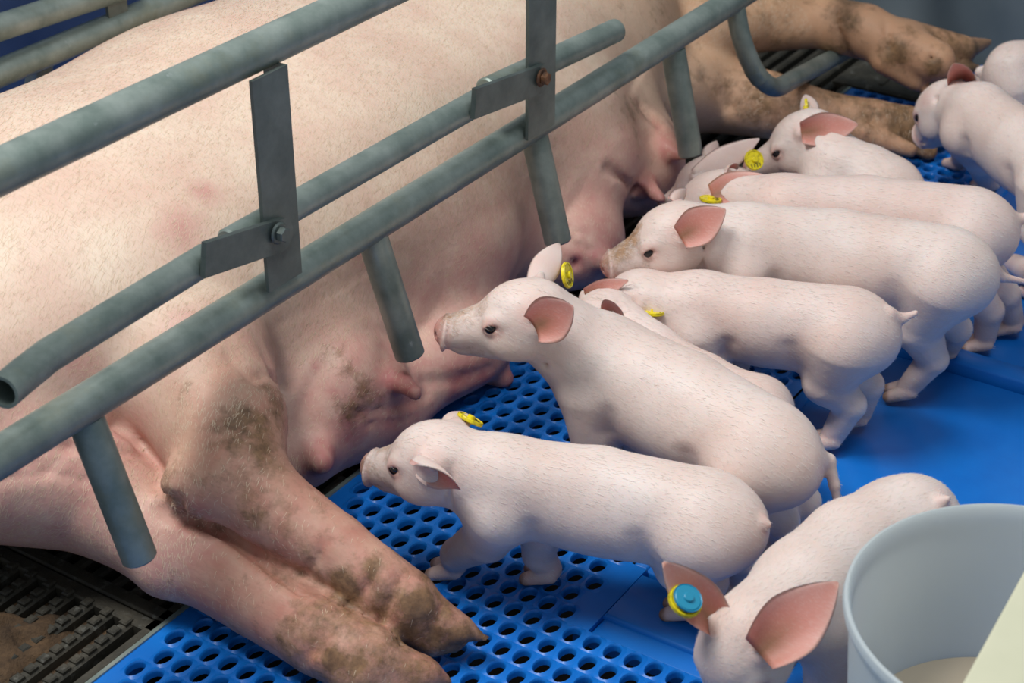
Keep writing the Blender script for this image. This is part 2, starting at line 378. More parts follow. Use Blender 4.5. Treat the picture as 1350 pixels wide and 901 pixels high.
# cast iron slats below the sow
mb = MB()
def grate(x0, x1, y0, y1, teeth=False, pitch=.0262, gap=.0125):
    fr = .012
    mb.box((x0, y0, -.025), (x1, y0+fr, -.001), bev=.002); mb.box((x0, y1-fr, -.025), (x1, y1, -.001), bev=.002)
    mb.box((x0, y0, -.025), (x0+fr*1.4, y1, -.001), bev=.002); mb.box((x1-fr*1.4, y0, -.025), (x1, y1, -.001), bev=.002)
    y = y0+fr+gap
    while y < y1-fr:
        mb.box((x0+fr, y, -.025), (x1-fr, min(y+pitch-gap, y1-fr), -.002), bev=.003)
        if teeth:
            x = x0+.03
            while x < x1-.02:
                mb.box((x, y+.002, -.003), (x+.011, y+pitch-gap-.002, .0018), bev=.0015); x += .0165
        y += pitch
y = EY+.002
for row in range(2):
    for k, (x0, x1) in enumerate(((.30, .603), (.605, .906), (.908, 1.21), (1.212, 1.51), (1.512, 1.81), (1.812, 2.11), (2.112, 2.41), (2.412, 2.72))):
        grate(x0, x1, y+.0, y+.298, teeth=(k in (0, 1)))
    y += .3
struct(mb.build('floor', M['iron'], autos=40))
mb = MB(); mb.box((.30, EY-.004, -.02), (2.508, EY+.0005, .002)); o = mb.build('trim_1', M['galv']); struct(o)
mb = MB(); mb.box((2.514, .862, -.02), (2.70, 1.035, .006), bev=.004); mb.box((2.53, .955, .006), (2.69, .962, .009), bev=.001); struct(mb.build('floor', M['iron']))
# pen walls
mb = MB(); mb.box((2.735, -.4, -.28), (2.765, 1.62, .6)); mb.box((2.728, -.4, .22), (2.735, 1.62, .25)); struct(mb.build('wall_front', M['wall']))
mb = MB(); mb.box((-.5, 1.80, -.28), (2.70, 1.83, .48)); mb.box((-.5, 1.792, .0), (2.70, 1.80, .03)); struct(mb.build('wall_far', M['navy']))

# manure heap on the grate
def heap(name, cx, cy, rx, ry, hgt, seed, label, group=None):
    rng = np.random.RandomState(seed); nn = 56; g = np.linspace(-1, 1, nn); v = []; f = []
    ph = rng.rand(14, 3)*6.28; fr_ = rng.uniform(2, 16, (14, 2))
    for j in range(nn):
        for i in range(nn):
            x, y_ = g[i], g[j]; r = math.hypot(x, y_); ang = math.atan2(y_, x)
            edge = .78+.13*math.sin(3*ang+ph[0, 0])+.07*math.sin(7*ang+ph[1, 0])
            k = max(0, 1-(r/edge)**2); nz = sum(math.sin(fr_[q, 0]*x+ph[q, 0])*math.sin(fr_[q, 1]*y_+ph[q, 1]) for q in range(14))/14
            v.append((cx+x*rx, cy+y_*ry, -.014+hgt*(k**.6)*(1+1.5*nz)))
    for j in range(nn-1):
        for i in range(nn-1): f.append((j*nn+i, j*nn+i+1, (j+1)*nn+i+1, (j+1)*nn+i))
    mb = MB(); mb.add(v, f); o = mb.build(name, M['manure'], smooth=True); o['kind'] = 'stuff'; o['label'] = label; o['category'] = 'manure'; return o
p_ = unp(-6, 850); heap('manure', p_[0], p_[1], .085, .075, .022, 3, 'brown manure caked over the iron slats at the lower left')

# ------------------------------------------------------------------ crate rails
G = 1.0
crate = empty('farrowing_crate_side', (1.5, G, 0), 'greenish galvanised crate side with two long rails and downward fingers in front of the sow', 'crate rail', 'farrowing crate sides')
RZ = .285; RR = .0175
mb = MB(); mb.tube([(x, G, RZ+.001*math.sin(x*3)) for x in np.linspace(.25, 2.9, 16)], RR, 28); mb.build('lower_rail', M['galv'], crate, autos=40)
mb = MB(); mb.tube([(x, G, .5245) for x in np.linspace(.25, 2.9, 6)], .0182, 28); mb.build('upper_rail', M['galv'], crate, autos=40)
for (x1, y1, x2, y2) in ((118, 566, 185, 738), (492, 316, 541, 470), (707, 190, 736, 320), (889, 76, 911, 205)):
    a = unpY(x1, y1, G); b = unpY(x2, y2, .965); u = unit(b-a); mb = MB()
    mb.tube([a-u*.012, a+(b-a)*.5, b], .0162, 24)
    mb.build('finger', M['galv'], crate, autos=40)
# bent foot bar near the front legs
h = [unpY(968, 0, G), 0, 0, 0, unpY(1125, 62, G-.005)]
pts = bend([h[0], unpY(980, 72, G-.02), unpY(1014, 122, G-.045), h[4]], .050)
mb = MB(); mb.tube(pts, .0135, 20); mb.build('bent_bar', M['galv'], crate, autos=40)
def post(xl, xr, ztop, zbot, lean=0.):
    mb = MB(); yy = G-.019
    mb.box((xl, yy-.004, zbot), (xr, yy, ztop)); mb.box((xr-.004, yy, zbot+.04), (xr, yy+.022, ztop))
    return mb.build('post', M['plate'], crate)
pl = unpY(346, 300, G-.02); pr = unpY(398, 330, G-.02)
p1 = post(pl[0]-.001, pl[0]+.047, .512, .300)
mb = MB()
ql = unpY(694, 60, G-.02); post(ql[0], ql[0]+.056, .56, .288)
def hexbolt(c, r, parent, mat, nrm=(0, -1, 0)):
    mb = MB(); c = np.array(c); mb.tube([c+np.array(nrm)*.0, c+np.array(nrm)*.003], r*1.45, 24, mi=0); mb.tube([c+np.array(nrm)*.003, c+np.array(nrm)*.010], r, 6)
    return mb.build('bolt', mat, parent)
def adjuster(tp, plate0, plate1, bolt, matb, wide=.0165, open0=False):
    """tube with a flat plate welded to its end, the plate bolted to a post"""
    mb = MB(); mb.tube(tp, .0145, 24, cap=(not open0, True), hollow=.003 if open0 else 0)
    if open0: # inside of the pipe
        pass
    t = mb.build('adjuster_bar', M['galv'], crate, autos=40)
    a, b = np.array(plate0), np.array(plate1); u = unit(b-a); n_ = unit(np.cross(u, [0, 0, 1])); v_ = np.cross(n_, u); mb = MB(); N = 12
    pr_ = [a-v_*wide, b-v_*wide]+[b+u*wide*math.sin(math.pi*k/N)-v_*wide*math.cos(math.pi*k/N) for k in range(1, N)]+[b+v_*wide, a+v_*wide]
    m = len(pr_); vv = [p+n_*.003 for p in pr_]+[p-n_*.003 for p in pr_]
    mb.add(vv, [tuple(range(m)), tuple(range(2*m-1, m-1, -1))]+[(i, i+m, (i+1) % m+m, (i+1) % m) for i in range(m)])
    p = mb.build('bracket_plate', M['plate'], t); p.matrix_parent_inverse = Matrix.Translation(-Vector(crate.location)) if False else Matrix.Identity(4)
    return t
def child_fix(o, parent):
    o.parent = parent; o.matrix_parent_inverse = Matrix.Identity(4)
YA = G-.006
def adj(tpx, ppx, bpx, matb, open0=False, ysl=None):
    pts = [unpY(x, y, yy) for (x, y, yy) in tpx]
    t = adjuster(pts, unpY(*ppx[0]), unpY(*ppx[1]), None, None, open0=open0)
    c = unpY(bpx[0], bpx[1], G-.031); b = hexbolt(c, .0075, t, matb); child_fix(b, t)
adj([(3, 518, .965), (28, 497, .972), (62, 470, .985), (272, 341, YA)], ((268, 343, G-.026), (368, 310, G-.026)), (366, 307), M['plate'], True)
adj([(300, 322, YA+.002), (636, 131, YA)], ((624, 137, G-.026), (712, 104, G-.026)), (713, 102), M['rust'])
mb = MB(); mb.tube([unpY(640, 120, YA+.012), unpY(812, 40, YA+.012)], .0145, 24); mb.build('adjuster_bar', M['galv'], crate, autos=40)
# far crate side
crate2 = empty('farrowing_crate_side', (1.5, 1.62, 0), 'scuffed galvanised crate side behind the back of the sow, at the upper left', 'crate rail', 'farrowing crate sides')
a = unpY(0, 96, 1.62); b = unpY(250, -8, 1.62); u = unit(b-a)
mb = MB(); mb.tube([a-u*.4, a, b, b+u*1.2], .0172, 24); mb.build('lower_rail', M['galv'], crate2, autos=40)
a = unpY(0, 36, 1.62); b = unpY(155, -14, 1.62); u = unit(b-a)
mb = MB(); mb.tube([a-u*.4, a, b, b+u*.02], .0165, 24); mb.build('adjuster_bar', M['galv'], crate2, autos=40)
mb = MB(); mb.tube([(x, 1.62, .5245) for x in (.25, 2.9)], .0182, 24); mb.build('upper_rail', M['galv'], crate2, autos=40)
for xq in (unpY(150, 12, 1.62)[0], unpY(150, 12, 1.62)[0]-.48, unpY(150, 12, 1.62)[0]+.48):
    mb = MB(); mb.box((xq-.017, 1.612, .29), (xq+.017, 1.617, .525)); mb.box((xq+.013, 1.617, .29), (xq+.017, 1.637, .525)); mb.build('post', M['plate'], crate2)
for xq in (.6, 1.0, 1.4, 1.8, 2.2):
    mb = MB(); mb.tube([(xq, 1.636, .285), (xq, 1.70, .11)], .0162, 20); mb.build('finger', M['galv'], crate2, autos=40)

# ------------------------------------------------------------------ bucket and board
def lathe(prof, c, n=96):
    v = []; f = []
    for r, z in prof:
        for k in range(n): a = 2*math.pi*k/n; v.append((c[0]+r*math.cos(a), c[1]+r*math.sin(a), z))
    for i in range(len(prof)-1):
        for k in range(n): f.append((i*n+k, i*n+(k+1) % n, (i+1)*n+(k+1) % n, (i+1)*n+k))
    mb = MB(); mb.add(v, f); return mb
BZ = .27; q = [unp(1118, 790, BZ), unp(1200, 683, BZ), unp(1330, 666, BZ)]
(ax_, ay_), (bx_, by_), (cx_, cy_) = [(p[0], p[1]) for p in q]
D_ = 2*(ax_*(by_-cy_)+bx_*(cy_-ay_)+cx_*(ay_-by_))
BX = ((ax_**2+ay_**2)*(by_-cy_)+(bx_**2+by_**2)*(cy_-ay_)+(cx_**2+cy_**2)*(ay_-by_))/D_
BY = ((ax_**2+ay_**2)*(cx_-bx_)+(bx_**2+by_**2)*(ax_-cx_)+(cx_**2+cy_**2)*(bx_-ax_))/D_
BR = math.hypot(ax_-BX, ay_-BY); print('bucket', BX, BY, BR)
bk = empty('bucket', (BX, BY, 0), 'round translucent white plastic bucket standing on the blue floor at the lower right', 'bucket')
prof = [(.001, .006), (BR*.78, .006), (BR*.80, .012), (BR*.97, BZ-.012), (BR*.985, BZ-.003), (BR, BZ), (BR+.0025, BZ-.001), (BR+.0035, BZ-.006), (BR+.002, BZ-.012), (BR*.985, BZ-.014), (BR*.83, .01), (BR*.80, .0), (.001, .0)]
lathe(prof[::-1], (BX, BY)).build('bucket_shell', M['bucket'], bk, autos=50)
WZ = .125; rw = BR*(.80+.17*(WZ-.012)/(BZ-.024))-.001
wt = lathe([(rw, .02), (rw, WZ), (.001, WZ)][::-1], (BX, BY)).build('water', M['water'], None, autos=50)
wt['label'] = 'murky brown water in the bottom of the white bucket'; wt['category'] = 'water'; wt['kind'] = 'stuff'
a = unp(1352, 748, BZ+.012); b = unp(1262, 912, BZ+.012); u = unit(b-a); nn = unit(np.cross(u, [0, 0, 1])); 
if nn@RT < 0: nn = -nn
mb = MB(); c_ = (a+b)/2+nn*.06-u*.03; mb.obox(c_-np.array([0, 0, .006]), u, nn, (0, 0, 1), .24, .06, .006)
bo = mb.build('board', M['cream']); bv = bo.modifiers.new('b', 'BEVEL'); bv.width = .003; bv.segments = 3
bo['label'] = 'cream board with dark specks lying across the rim of the white bucket'; bo['category'] = 'board'

# ------------------------------------------------------------------ ears, eyes, tags
def ear_grid(base, tip, openv, W, cup=.55, thick=.0016, nu=16, nv=12, curl=0., basew=.7):
    base = np.array(base); tip = np.array(tip); L = np.linalg.norm(tip-base); t = (tip-base)/L
    o = np.array(openv)-t*(np.array(openv)@t); o = unit(o); s = np.cross(t, o); V = []; F = []; P4 = []
    for side in (0, 1):
        for i in range(nu+1):
            uu = i/nu; ww = W*(basew+(1-basew)*math.sin(min(uu/.42, 1)*math.pi/2)) if uu < .42 else W*max((1-((uu-.42)/.58)**1.5), 0)**.8
            ww = max(ww, .0012)
            cu = cup*(1.7-1.4*uu)
            for j in range(nv+1):
                vv = 2*j/nv-1; edge = min(1, (1-abs(vv))*6, (1-uu)*8+.1); ang = vv*cu*1.5
                x_ = ww*math.sin(ang)/max(math.sin(min(cu*1.5, 1.57)), .2) if cu > .05 else ww*vv
                zz = ww*(1-math.cos(ang))*.9-ww*.25
                p = base+t*(L*uu)+s*x_+o*(zz+curl*L*uu*uu+(thick*.5*edge if side == 0 else -thick*.5*edge))
                V.append(p)
                P4.append((.6 if side == 0 else .30, 0, max(0, min(1, (.55-uu)*2.6))*max(0, 1-abs(vv)*1.5)*.85 if side == 0 else 0, (.95-.55*abs(vv)**3-.30*uu) if side == 0 else .05))
    n1 = (nu+1)*(nv+1); idx = lambda s_, i, j: s_*n1+i*(nv+1)+j
    for i in range(nu):
        for j in range(nv):
            F.append((idx(0, i, j), idx(0, i+1, j), idx(0, i+1, j+1), idx(0, i, j+1))); F.append((idx(1, i, j), idx(1, i, j+1), idx(1, i+1, j+1), idx(1, i+1, j)))
    for i in range(nu): F.append((idx(0, i, 0), idx(1, i, 0), idx(1, i+1, 0), idx(0, i+1, 0))); F.append((idx(0, i, nv), idx(0, i+1, nv), idx(1, i+1, nv), idx(1, i, nv)))
    for j in range(nv): F.append((idx(0, nu, j), idx(1, nu, j), idx(1, nu, j+1), idx(0, nu, j+1))); F.append((idx(0, 0, j), idx(0, 0, j+1), idx(1, 0, j+1), idx(1, 0, j)))
    return np.array(V), np.array(F), np.array(P4, float)
def eye_obj(parent, c, r, look):
    mb = MB(); nn_ = 14
    for i in range(nn_+1):
        th = math.pi*i/nn_
        mb.v += [tuple(np.array(c)+r*np.array([math.sin(th)*math.cos(2*math.pi*k/20), math.sin(th)*math.sin(2*math.pi*k/20), math.cos(th)])) for k in range(20)]
    for i in range(nn_):
        for k in range(20): mb.f.append((i*20+k, (i+1)*20+k, (i+1)*20+(k+1) % 20, i*20+(k+1) % 20)); mb.m.append(0)
    o = mb.build('eye', M['eye'], parent, smooth=True)
def tag_obj(parent, c, nrm, r=.0135, back=None):
    c = np.array(c); nrm = unit(nrm); mb = MB(); mb.tube([c-nrm*.0009, c+nrm*.0009], r, 32)
    a = unit(np.cross(nrm, [.1, .2, 1])); b = np.cross(nrm, a)
    for sgn in (1, -1):
        cc = c+nrm*sgn*.0011
        prof = [(r*.97, .0), (r*.95, .0008), (r*.86, .0008), (r*.84, 0)]; v = []
        for rr_, hh in prof: v += [cc+nrm*sgn*hh+rr_*(a*math.cos(2*math.pi*k/32)+b*math.sin(2*math.pi*k/32)) for k in range(32)]
        mb.add(v, [(i*32+k, i*32+(k+1) % 32, (i+1)*32+(k+1) % 32, (i+1)*32+k) for i in range(3) for k in range(32)])
    o = mb.build('ear_tag', M['yellow'], parent, autos=40)
    mb = MB(); mb.tube([c-nrm*.004, c+nrm*.004], r*.28, 18)
    s_ = mb.build('tag_stud', M['yellow'], o, autos=40); child_fix(s_, o)
    if back is not None:
        mb = MB(); cc = c+nrm*back; mb.tube([cc-nrm*.001, cc+nrm*.001], r*.86, 28); mb.tube([cc-nrm*.003, cc+nrm*.003], r*.3, 16)
        s_ = mb.build('tag_back', M['tagblue'], o, autos=40); child_fix(s_, o)
    # worn dark marks in the middle of the face
    mb = MB(); rng = random.Random(int(c[0]*1e4))
    for sgn in (1, -1):
        for k in range(4):
            w_ = (k-1.5)*r*.3; hgt = r*rng.uniform(.18, .34); mb.obox(c+nrm*sgn*.0011+a*w_+b*r*.55, a, b, nrm, r*.05, hgt*.6, .0004)
    s_ = mb.build('tag_mark', M['print'], o); child_fix(s_, o)
    return o

# ------------------------------------------------------------------ piglet
GROUP = 'pink piglets around the sow'
def piglet(label, snout, skull, body, feet, tail, ears=(), tags=(), scale=1., roll=0., dirt=.35, side=None, h=.0019, lie=False, pinky=.0):
    """snout, skull: points; body: list of (point, radius) shoulder..hip; feet: dict of contact points"""
    S = scale; snout = np.array(snout); skull = np.array(skull); pts = [np.array(p) for p, r in body]; rad = [r for p, r in body]
    sh, hp = pts[0], pts[-1]; hd = unit([sh[0]-hp[0], sh[1]-hp[1], 0]); lat = np.cross([0, 0, 1], hd)   # lat points to the left of the pig
    if lat@(CAM-sh) < 0: near = -lat
    else: near = lat
    allp = pts+[snout, skull]+[np.array(f) for f in feet.values() if f is not None]+[np.array(p) for p in tail]
    lo = np.min(allp, 0)-.085; hi = np.max(allp, 0)+.085; lo[2] = -.006
    g = SDF(lo, hi, h)
    # trunk
    up = np.array([0, 0, 1.]); g.begin()
    for i in range(len(pts)-1): g.cone(pts[i], pts[i+1], rad[i], rad[i+1], .006, sq=(lat, .88))
    g.ell(hp-hd*.010-up*.002, (rad[-1]*1.02, rad[-1]*.86, rad[-1]*.95), np.stack([hd, lat, up], 1), .008)
    mid = (sh+hp)/2-up*(rad[0]*.20); g.ell(mid, (np.linalg.norm(sh-hp)*.55, rad[0]*.80, rad[0]*.88), np.stack([unit(sh-hp), lat, unit(np.cross(unit(sh-hp), lat))], 1), .010)
    g.d += .0015
    # head
    f = unit(snout-skull); Lh = np.linalg.norm(snout-skull); u = up-f*(up@f)
    if np.linalg.norm(u) < .2: u = hd*-1-f*(-hd@f)
    u = unit(u); l = np.cross(u, f)
    if roll: cr, sr = math.cos(roll), math.sin(roll); u, l = u*cr+l*sr, l*cr-u*sr
    K = Lh/.092; H = lambda x, y, z: skull+f*x*K+l*y*S+u*z*S
    HR = np.stack([f, l, u], 1)
    g.cone(skull-f*.014*S+u*.002, sh+up*.010, .034*S, rad[0]*.72, .016)                       # neck
    g.cone(skull-f*.008*S-u*.012*S, sh-up*.008+hd*.004, .028*S, rad[0]*.72, .014)
    g.end(0)
    g.ell(H(0, 0, .002), (.046*S, .0375*S, .0385*S), HR, .008)
    g.ell(H(.006, 0, -.016), (.048*S, .032*S, .025*S), HR, .008)                        # jowl
    g.cone(H(.022, 0, -.004), H(.083, 0, -.0090), .0290*S, .0172*S, .008)               # muzzle
    g.cone(H(.015, 0, -.022), H(.071, 0, -.0200), .0230*S, .0145*S, .006)                # lower jaw
    for s_ in (1, -1):
        g.ell(H(.026, .0235*s_, .0135), (.014*S, .0085*S, .0075*S), HR, .007)            # brow
        g.ell(H(.012, .025*s_, -.014), (.022*S, .0115*S, .016*S), HR, .010)              # cheek
    sd = unit(f*.95+u*.24); su = unit(np.cross(sd, l)); su = su if su@u > 0 else -su
    g.ell(H(.0895, 0, -.009), (.0046*S, .0205*S, .0200*S), np.stack([sd, l, su], 1), .0012)   # disc
    pass
    for s_ in (1, -1):
        g.ell(H(.0945, .0066*s_, -.0085), (.0065*S, .0028*S, .0044*S), np.stack([sd, l, su], 1), .0015, 'sub')
        g.ell(H(.0350, .0258*s_, .0070), (.0085*S, .0075*S, .0080*S), HR, .003)
        g.ell(H(.0355, .0338*s_, .0072), (.0078*S, .0080*S, .0034*S), np.stack([unit(f-u*.35), l, unit(u+f*.35)], 1), .003, 'sub')   # eye opening
        for a_, b_ in zip([(.080, .0140, -.0210), (.060, .0215, -.0240), (.040, .0290, -.0215)][:-1], [(.060, .0215, -.0240), (.040, .0290, -.0215)]):
            g.cone(H(a_[0], a_[1]*s_, a_[2]), H(b_[0], b_[1]*s_, b_[2]), .0022*S, .0018*S, .002, 'sub')    # mouth line
    # wrinkle behind the cheek
    # legs
    hoof = []
    legr = [p for p in ('nf', 'ff', 'nh', 'fh')]
    for key in legr:
        ft = feet.get(key); sd_ = near if key[0] == 'n' else -near; front = key[1] == 'f'
        if ft is None:
            b0 = sh if front else hp; ft = np.array([b0[0], b0[1], 0])+sd_*.032*S+(hd*.0 if front else -hd*.03)
        ft = np.array(ft, float)
        an = ft+up*.018*S-hd*.003
        if front:
            top = sh+sd_*rad[0]*.40-up*.016; el = top*.50+an*.50-hd*.010*S+up*.004; ca = an*.68+el*.32+hd*.008*S
            chain = [(top, .034*S), (el, .0240*S), (ca, .0162*S), (an, .0130*S)]
        else:
            top = hp+sd_*rad[-1]*.32-up*.006; st = top*.60+an*.40+hd*.010*S; hk = an*.60+top*.40-hd*.016*S; hk[2] = min(hk[2], .062*S+ft[2])
            st[2] = max(st[2], hk[2]+.012)
            chain = [(top, .043*S), (st, .0285*S), (hk, .0172*S), (an, .0132*S)]
        g.chain(chain, .012)
        hf = hd if not lie else unit([hd[0], hd[1], 0]); lt = lat
        for s_ in (1, -1):
            t0 = an+lt*.0060*s_*S-up*.003; t1 = ft+hf*.019*S+lt*.0086*s_*S+up*.0066*S
            g.cone(t0, t1, .0100*S, .0068*S, .0015); hoof.append((t1, s_))
            g.cone(ft-hf*.007*S+lt*.009*s_*S+up*.018*S, ft-hf*.010*S+lt*.0105*s_*S+up*.013*S, .0038*S, .0026*S, .003)
        g.cone(ft+hf*.010*S+up*.006, ft+hf*.032*S+up*.006, .0024, .0024, .002, 'sub')
    for s_ in (1, -1):
        ls_ = lat*s_
        a_ = hp+hd*.052*S+ls_*rad[-1]*.90-up*.004; b_ = hp+hd*.046*S+ls_*rad[-1]*.80-up*rad[-1]*.62; g.cone(a_, b_, .0012, .0022, .022, 'sub')
        a_ = sh-hd*.036*S+ls_*rad[0]*.90-up*.012; b_ = sh-hd*.034*S+ls_*rad[0]*.78-up*rad[0]*.62; g.cone(a_, b_, .0008, .0014, .018, 'sub')
        a_ = H(-.040, .030*s_, .012); b_ = H(-.020, .024*s_, -.038); g.cone(a_, b_, .0006, .0008, .012, 'sub')
    # tail
    tl = [hp-hd*rad[-1]*.88+up*.016]+[np.array(p) for p in tail]
    if len(tl) > 1:
        m = len(tl)-1; g.chain([(tl[i], .0085*(1-.62*i/m)) for i in range(m+1)], .006)
    earm = []; plane = {}
    for e in ears:
        side_ = e['s']; sg = 1 if (near@l > 0) == (side_ == 'n') else -1
        b0 = H(-.014+e.get('bx', 0), .0200*sg, .0150+e.get('bz', 0)); mode = e.get('open', None)
        vw = unit(CAM-b0); out_ = unit(l*sg*.75+u*.55)
        mdir = unit(vw*.8+out_*.7) if mode in ('cam', 'camup', 'camdown') else out_
        base = g.out(b0, mdir)+mdir*(.001+e.get('lift', 0)*.5); Le = e.get('L', .058)*S
        tip = toward(base, e['tip'][0], e['tip'][1], Le, e.get('far', side_ == 'f'))
        if 'dir' in e: tip = base+unit(f*e['dir'][0]+l*sg*e['dir'][1]+u*e['dir'][2])*Le
        t_ = unit(tip-base)
        if mode == 'cam': op = vw
        elif mode == 'away': op = -vw
        elif mode == 'camup': op = vw+up*.6
        elif mode is None: op = f*.5+l*sg*.8+u*.2
        else: op = f*mode[0]+l*sg*mode[1]+u*mode[2]
        Wd = e.get('W', .021)*S; ot = unit(op-t_*(op@t_)); isc = mode in ('cam', 'camup')
        ev, ef, ep = ear_grid(base-t_*.004+ot*(Wd*.30 if isc else .001), tip+ot*(Wd*.12 if isc else 0), op, Wd, e.get('cup', .7), curl=e.get('curl', 0.), basew=.62)
        ou = ot; plane[side_] = (base+ot*(Wd*.30 if isc else .001)+ot*e.get('lift', 0), ot)
        earm.append((ev, ef, ep)); ou = unit(op)
        sgo = -1 if isc else 0; g.cone(base-mdir*.004-t_*.004+ou*sgo*.004, base+t_*.010+ou*(sgo*.0035), .0095*S, (.0035 if isc else .0045)*S, .006)
    g.floorcut(.0008)
    V, F = g.mesh()
    # paint
    paint = np.zeros((len(V), 4)); 
    pk = np.full(len(V), .10+pinky)
    pk = np.maximum(pk, blob(V, H(.092, 0, -.009), .024*S, .5, .95)); pk = np.maximum(pk, seg(V, H(.05, 0, -.012), H(.08, 0, -.02), .030*S, .8, .42))
    for s_ in (1, -1):
        pk = np.maximum(pk, blob(V, H(.0355, .033*s_, .0075), .017*S, .7, .75)); pk = np.maximum(pk, blob(V, H(-.014, .030*s_, .020), .026*S, .8, .55))
    low = np.clip((.10*S-V[:, 2])/.09, 0, 1); pk = np.maximum(pk, low*.42)
    pk = np.maximum(pk, seg(V, sh-up*rad[0]*.95, hp-up*rad[-1]*.9, .035, .8, .45))
    if len(tl) > 1: pk = np.maximum(pk, seg(V, tl[0], tl[-1], .016, .5, .35))
    paint[:, 0] = pk
    dt = seg(V, H(.035, 0, .012), H(.078, 0, .0), .030*S, .8, dirt); dt = np.maximum(dt, blob(V, H(.05, 0, -.01), .035*S, .8, dirt*.8))
    dt = np.maximum(dt, np.clip((.022-V[:, 2])/.02, 0, 1)*.42); paint[:, 1] = dt
    dk = np.zeros(len(V))
    for (c_, s_) in hoof: dk = np.maximum(dk, blob(V, c_+hd*.007, .011*S, .35, .75))
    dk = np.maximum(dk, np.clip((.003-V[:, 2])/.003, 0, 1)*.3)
    for s_ in (1, -1):
        dk = np.maximum(dk, blob(V, H(.094, .0062*s_, -.0078), .0040*S, .4, .85))
        dk = np.maximum(dk, blob(V, H(.0360, .0338*s_, .0072), .0072*S, .4, .6))
    paint[:, 2] = dk; paint[:, 3] = blob(V, H(.093, 0, -.009), .0215*S, .35, .42)
    Vs, Fs, Ps = [V], [F], [paint]; nv_ = len(V)
    for ev, ef, ep in earm: Vs.append(ev); Fs.append(ef+nv_); Ps.append(ep); nv_ += len(ev)
    me = fast_mesh('body', np.concatenate(Vs), np.concatenate(Fs), np.concatenate(Ps))
    root = empty('piglet', (float((sh[0]+hp[0])/2), float((sh[1]+hp[1])/2), 0), label, 'piglet', GROUP)
    place('body', me, M['piglet'], root)
    fl = -unit(f*.25+hd*.75)-up*.35
    hair('hair', V, F, paint, 9000, .0065, .00032, lambda q: np.tile(fl, (len(q), 1)), M['coat'], root, seed=int(sh[0]*1000) % 997)
    for s_ in (1, -1): eye_obj(root, H(.0350, .0256*s_, .0072), .0066*S, None)
    for t in tags:
        base = H(-.012, .0285*(1 if (near@l > 0) == (t['s'] == 'n') else -1), .0205)
        c_ = toward(base, t['at'][0], t['at'][1], t.get('L', .045)*S, t.get('far', t['s'] == 'f')); nr = t['n']; lf_ = t.get('lift', 0)
        if t['s'] in plane:   # the tag sits on the sheet of its ear
            pb, pn = plane[t['s']]; dr = unit(c_-CAM); c_ = CAM+dr*(((pb-CAM)@pn)/(dr@pn)); lf_ = t.get('gap', .004)
        nr = RT*nr[0]+UP*nr[1]-FW*nr[2]; tag_obj(root, c_+unit(CAM-c_)*lf_, nr, t.get('r', .0135), t.get('back'))
    return root
U_ = unp
PIGS = []
def mkpig(**k): PIGS.append(piglet(**k))
mkpig(label='piglet standing side on right beside the sow hind hooves, short stubby tail', snout=U_(486, 606, .135), skull=U_(576, 609, .155),
      body=[(U_(668, 642, .137), .051), (U_(790, 655, .135), .050), (U_(925, 688, .135), .053)],
      feet=dict(nf=U_(596, 762), ff=U_(720, 768), nh=U_(905, 815), fh=U_(968, 780)), tail=[U_(1004, 690, .150), U_(1013, 692, .15)],
      ears=[dict(s='n', tip=(607, 646), open=(.75, .75, -.2), L=.050, W=.019, far=False, cup=.8, bz=-.004), dict(s='f', tip=(602, 543), open='away', L=.034, W=.015, cup=.5, far=True)],
      tags=[dict(s='f', at=(620, 553), n=(.45, .9, .10), L=.046, lift=.010)], dirt=.50)
mkpig(label='piglet with raised head, dirty snout on sow belly and yellow tag in upright ear', snout=U_(582, 428, .225), skull=U_(693, 420, .235),
      body=[(U_(800, 490, .172), .060), (U_(900, 538, .158), .060), (U_(1000, 595, .150), .0575)],
      feet=dict(nf=U_(770, 690), ff=U_(840, 665), nh=U_(1025, 728), fh=U_(1055, 700)), tail=[U_(1092, 608, .150), U_(1100, 640, .128), U_(1104, 666, .110)],
      ears=[dict(s='n', tip=(758, 403), open='cam', L=.050, W=.0235, far=False, cup=.45, bz=-.013, bx=-.004), dict(s='f', tip=(737, 321), open='away', L=.068, W=.0155, cup=.5, far=True)],
      tags=[dict(s='f', at=(748, 363), n=(.93, .1, .38), L=.046, lift=.0)], dirt=.62)
mkpig(label='small piglet mostly hidden between two bigger ones, reddish ears and strip of back showing', snout=U_(748, 452, .13), skull=U_(793, 424, .143),
      body=[(U_(860, 470, .130), .034), (U_(928, 506, .127), .034), (U_(992, 540, .124), .036)],
      feet=dict(), tail=[], scale=.84, pinky=.12,
      ears=[dict(s='n', tip=(818, 404), open='cam', L=.040, W=.020, far=False, cup=.4, bx=.004, bz=.006), dict(s='f', tip=(828, 370), open='cam', L=.036, W=.012, cup=.5, far=True)])
mkpig(label='nursing piglet with yellow tag flat on its neck and thin tail sticking straight out', snout=U_(775, 402, .11), skull=U_(846, 402, .142),
      body=[(U_(925, 412, .143), .047), (U_(1010, 425, .142), .050), (U_(1112, 438, .142), .053)],
      feet=dict(nh=U_(1092, 592), fh=U_(1128, 562)), tail=[U_(1172, 414, .172), U_(1190, 420, .165), U_(1207, 413, .17)], pinky=.1,
      ears=[dict(s='n', tip=(888, 393), open='away', L=.050, W=.014, far=False, cup=.5)],
      tags=[dict(s='n', at=(861, 411), n=(.05, .95, .32), L=.034, far=False, lift=.022)])
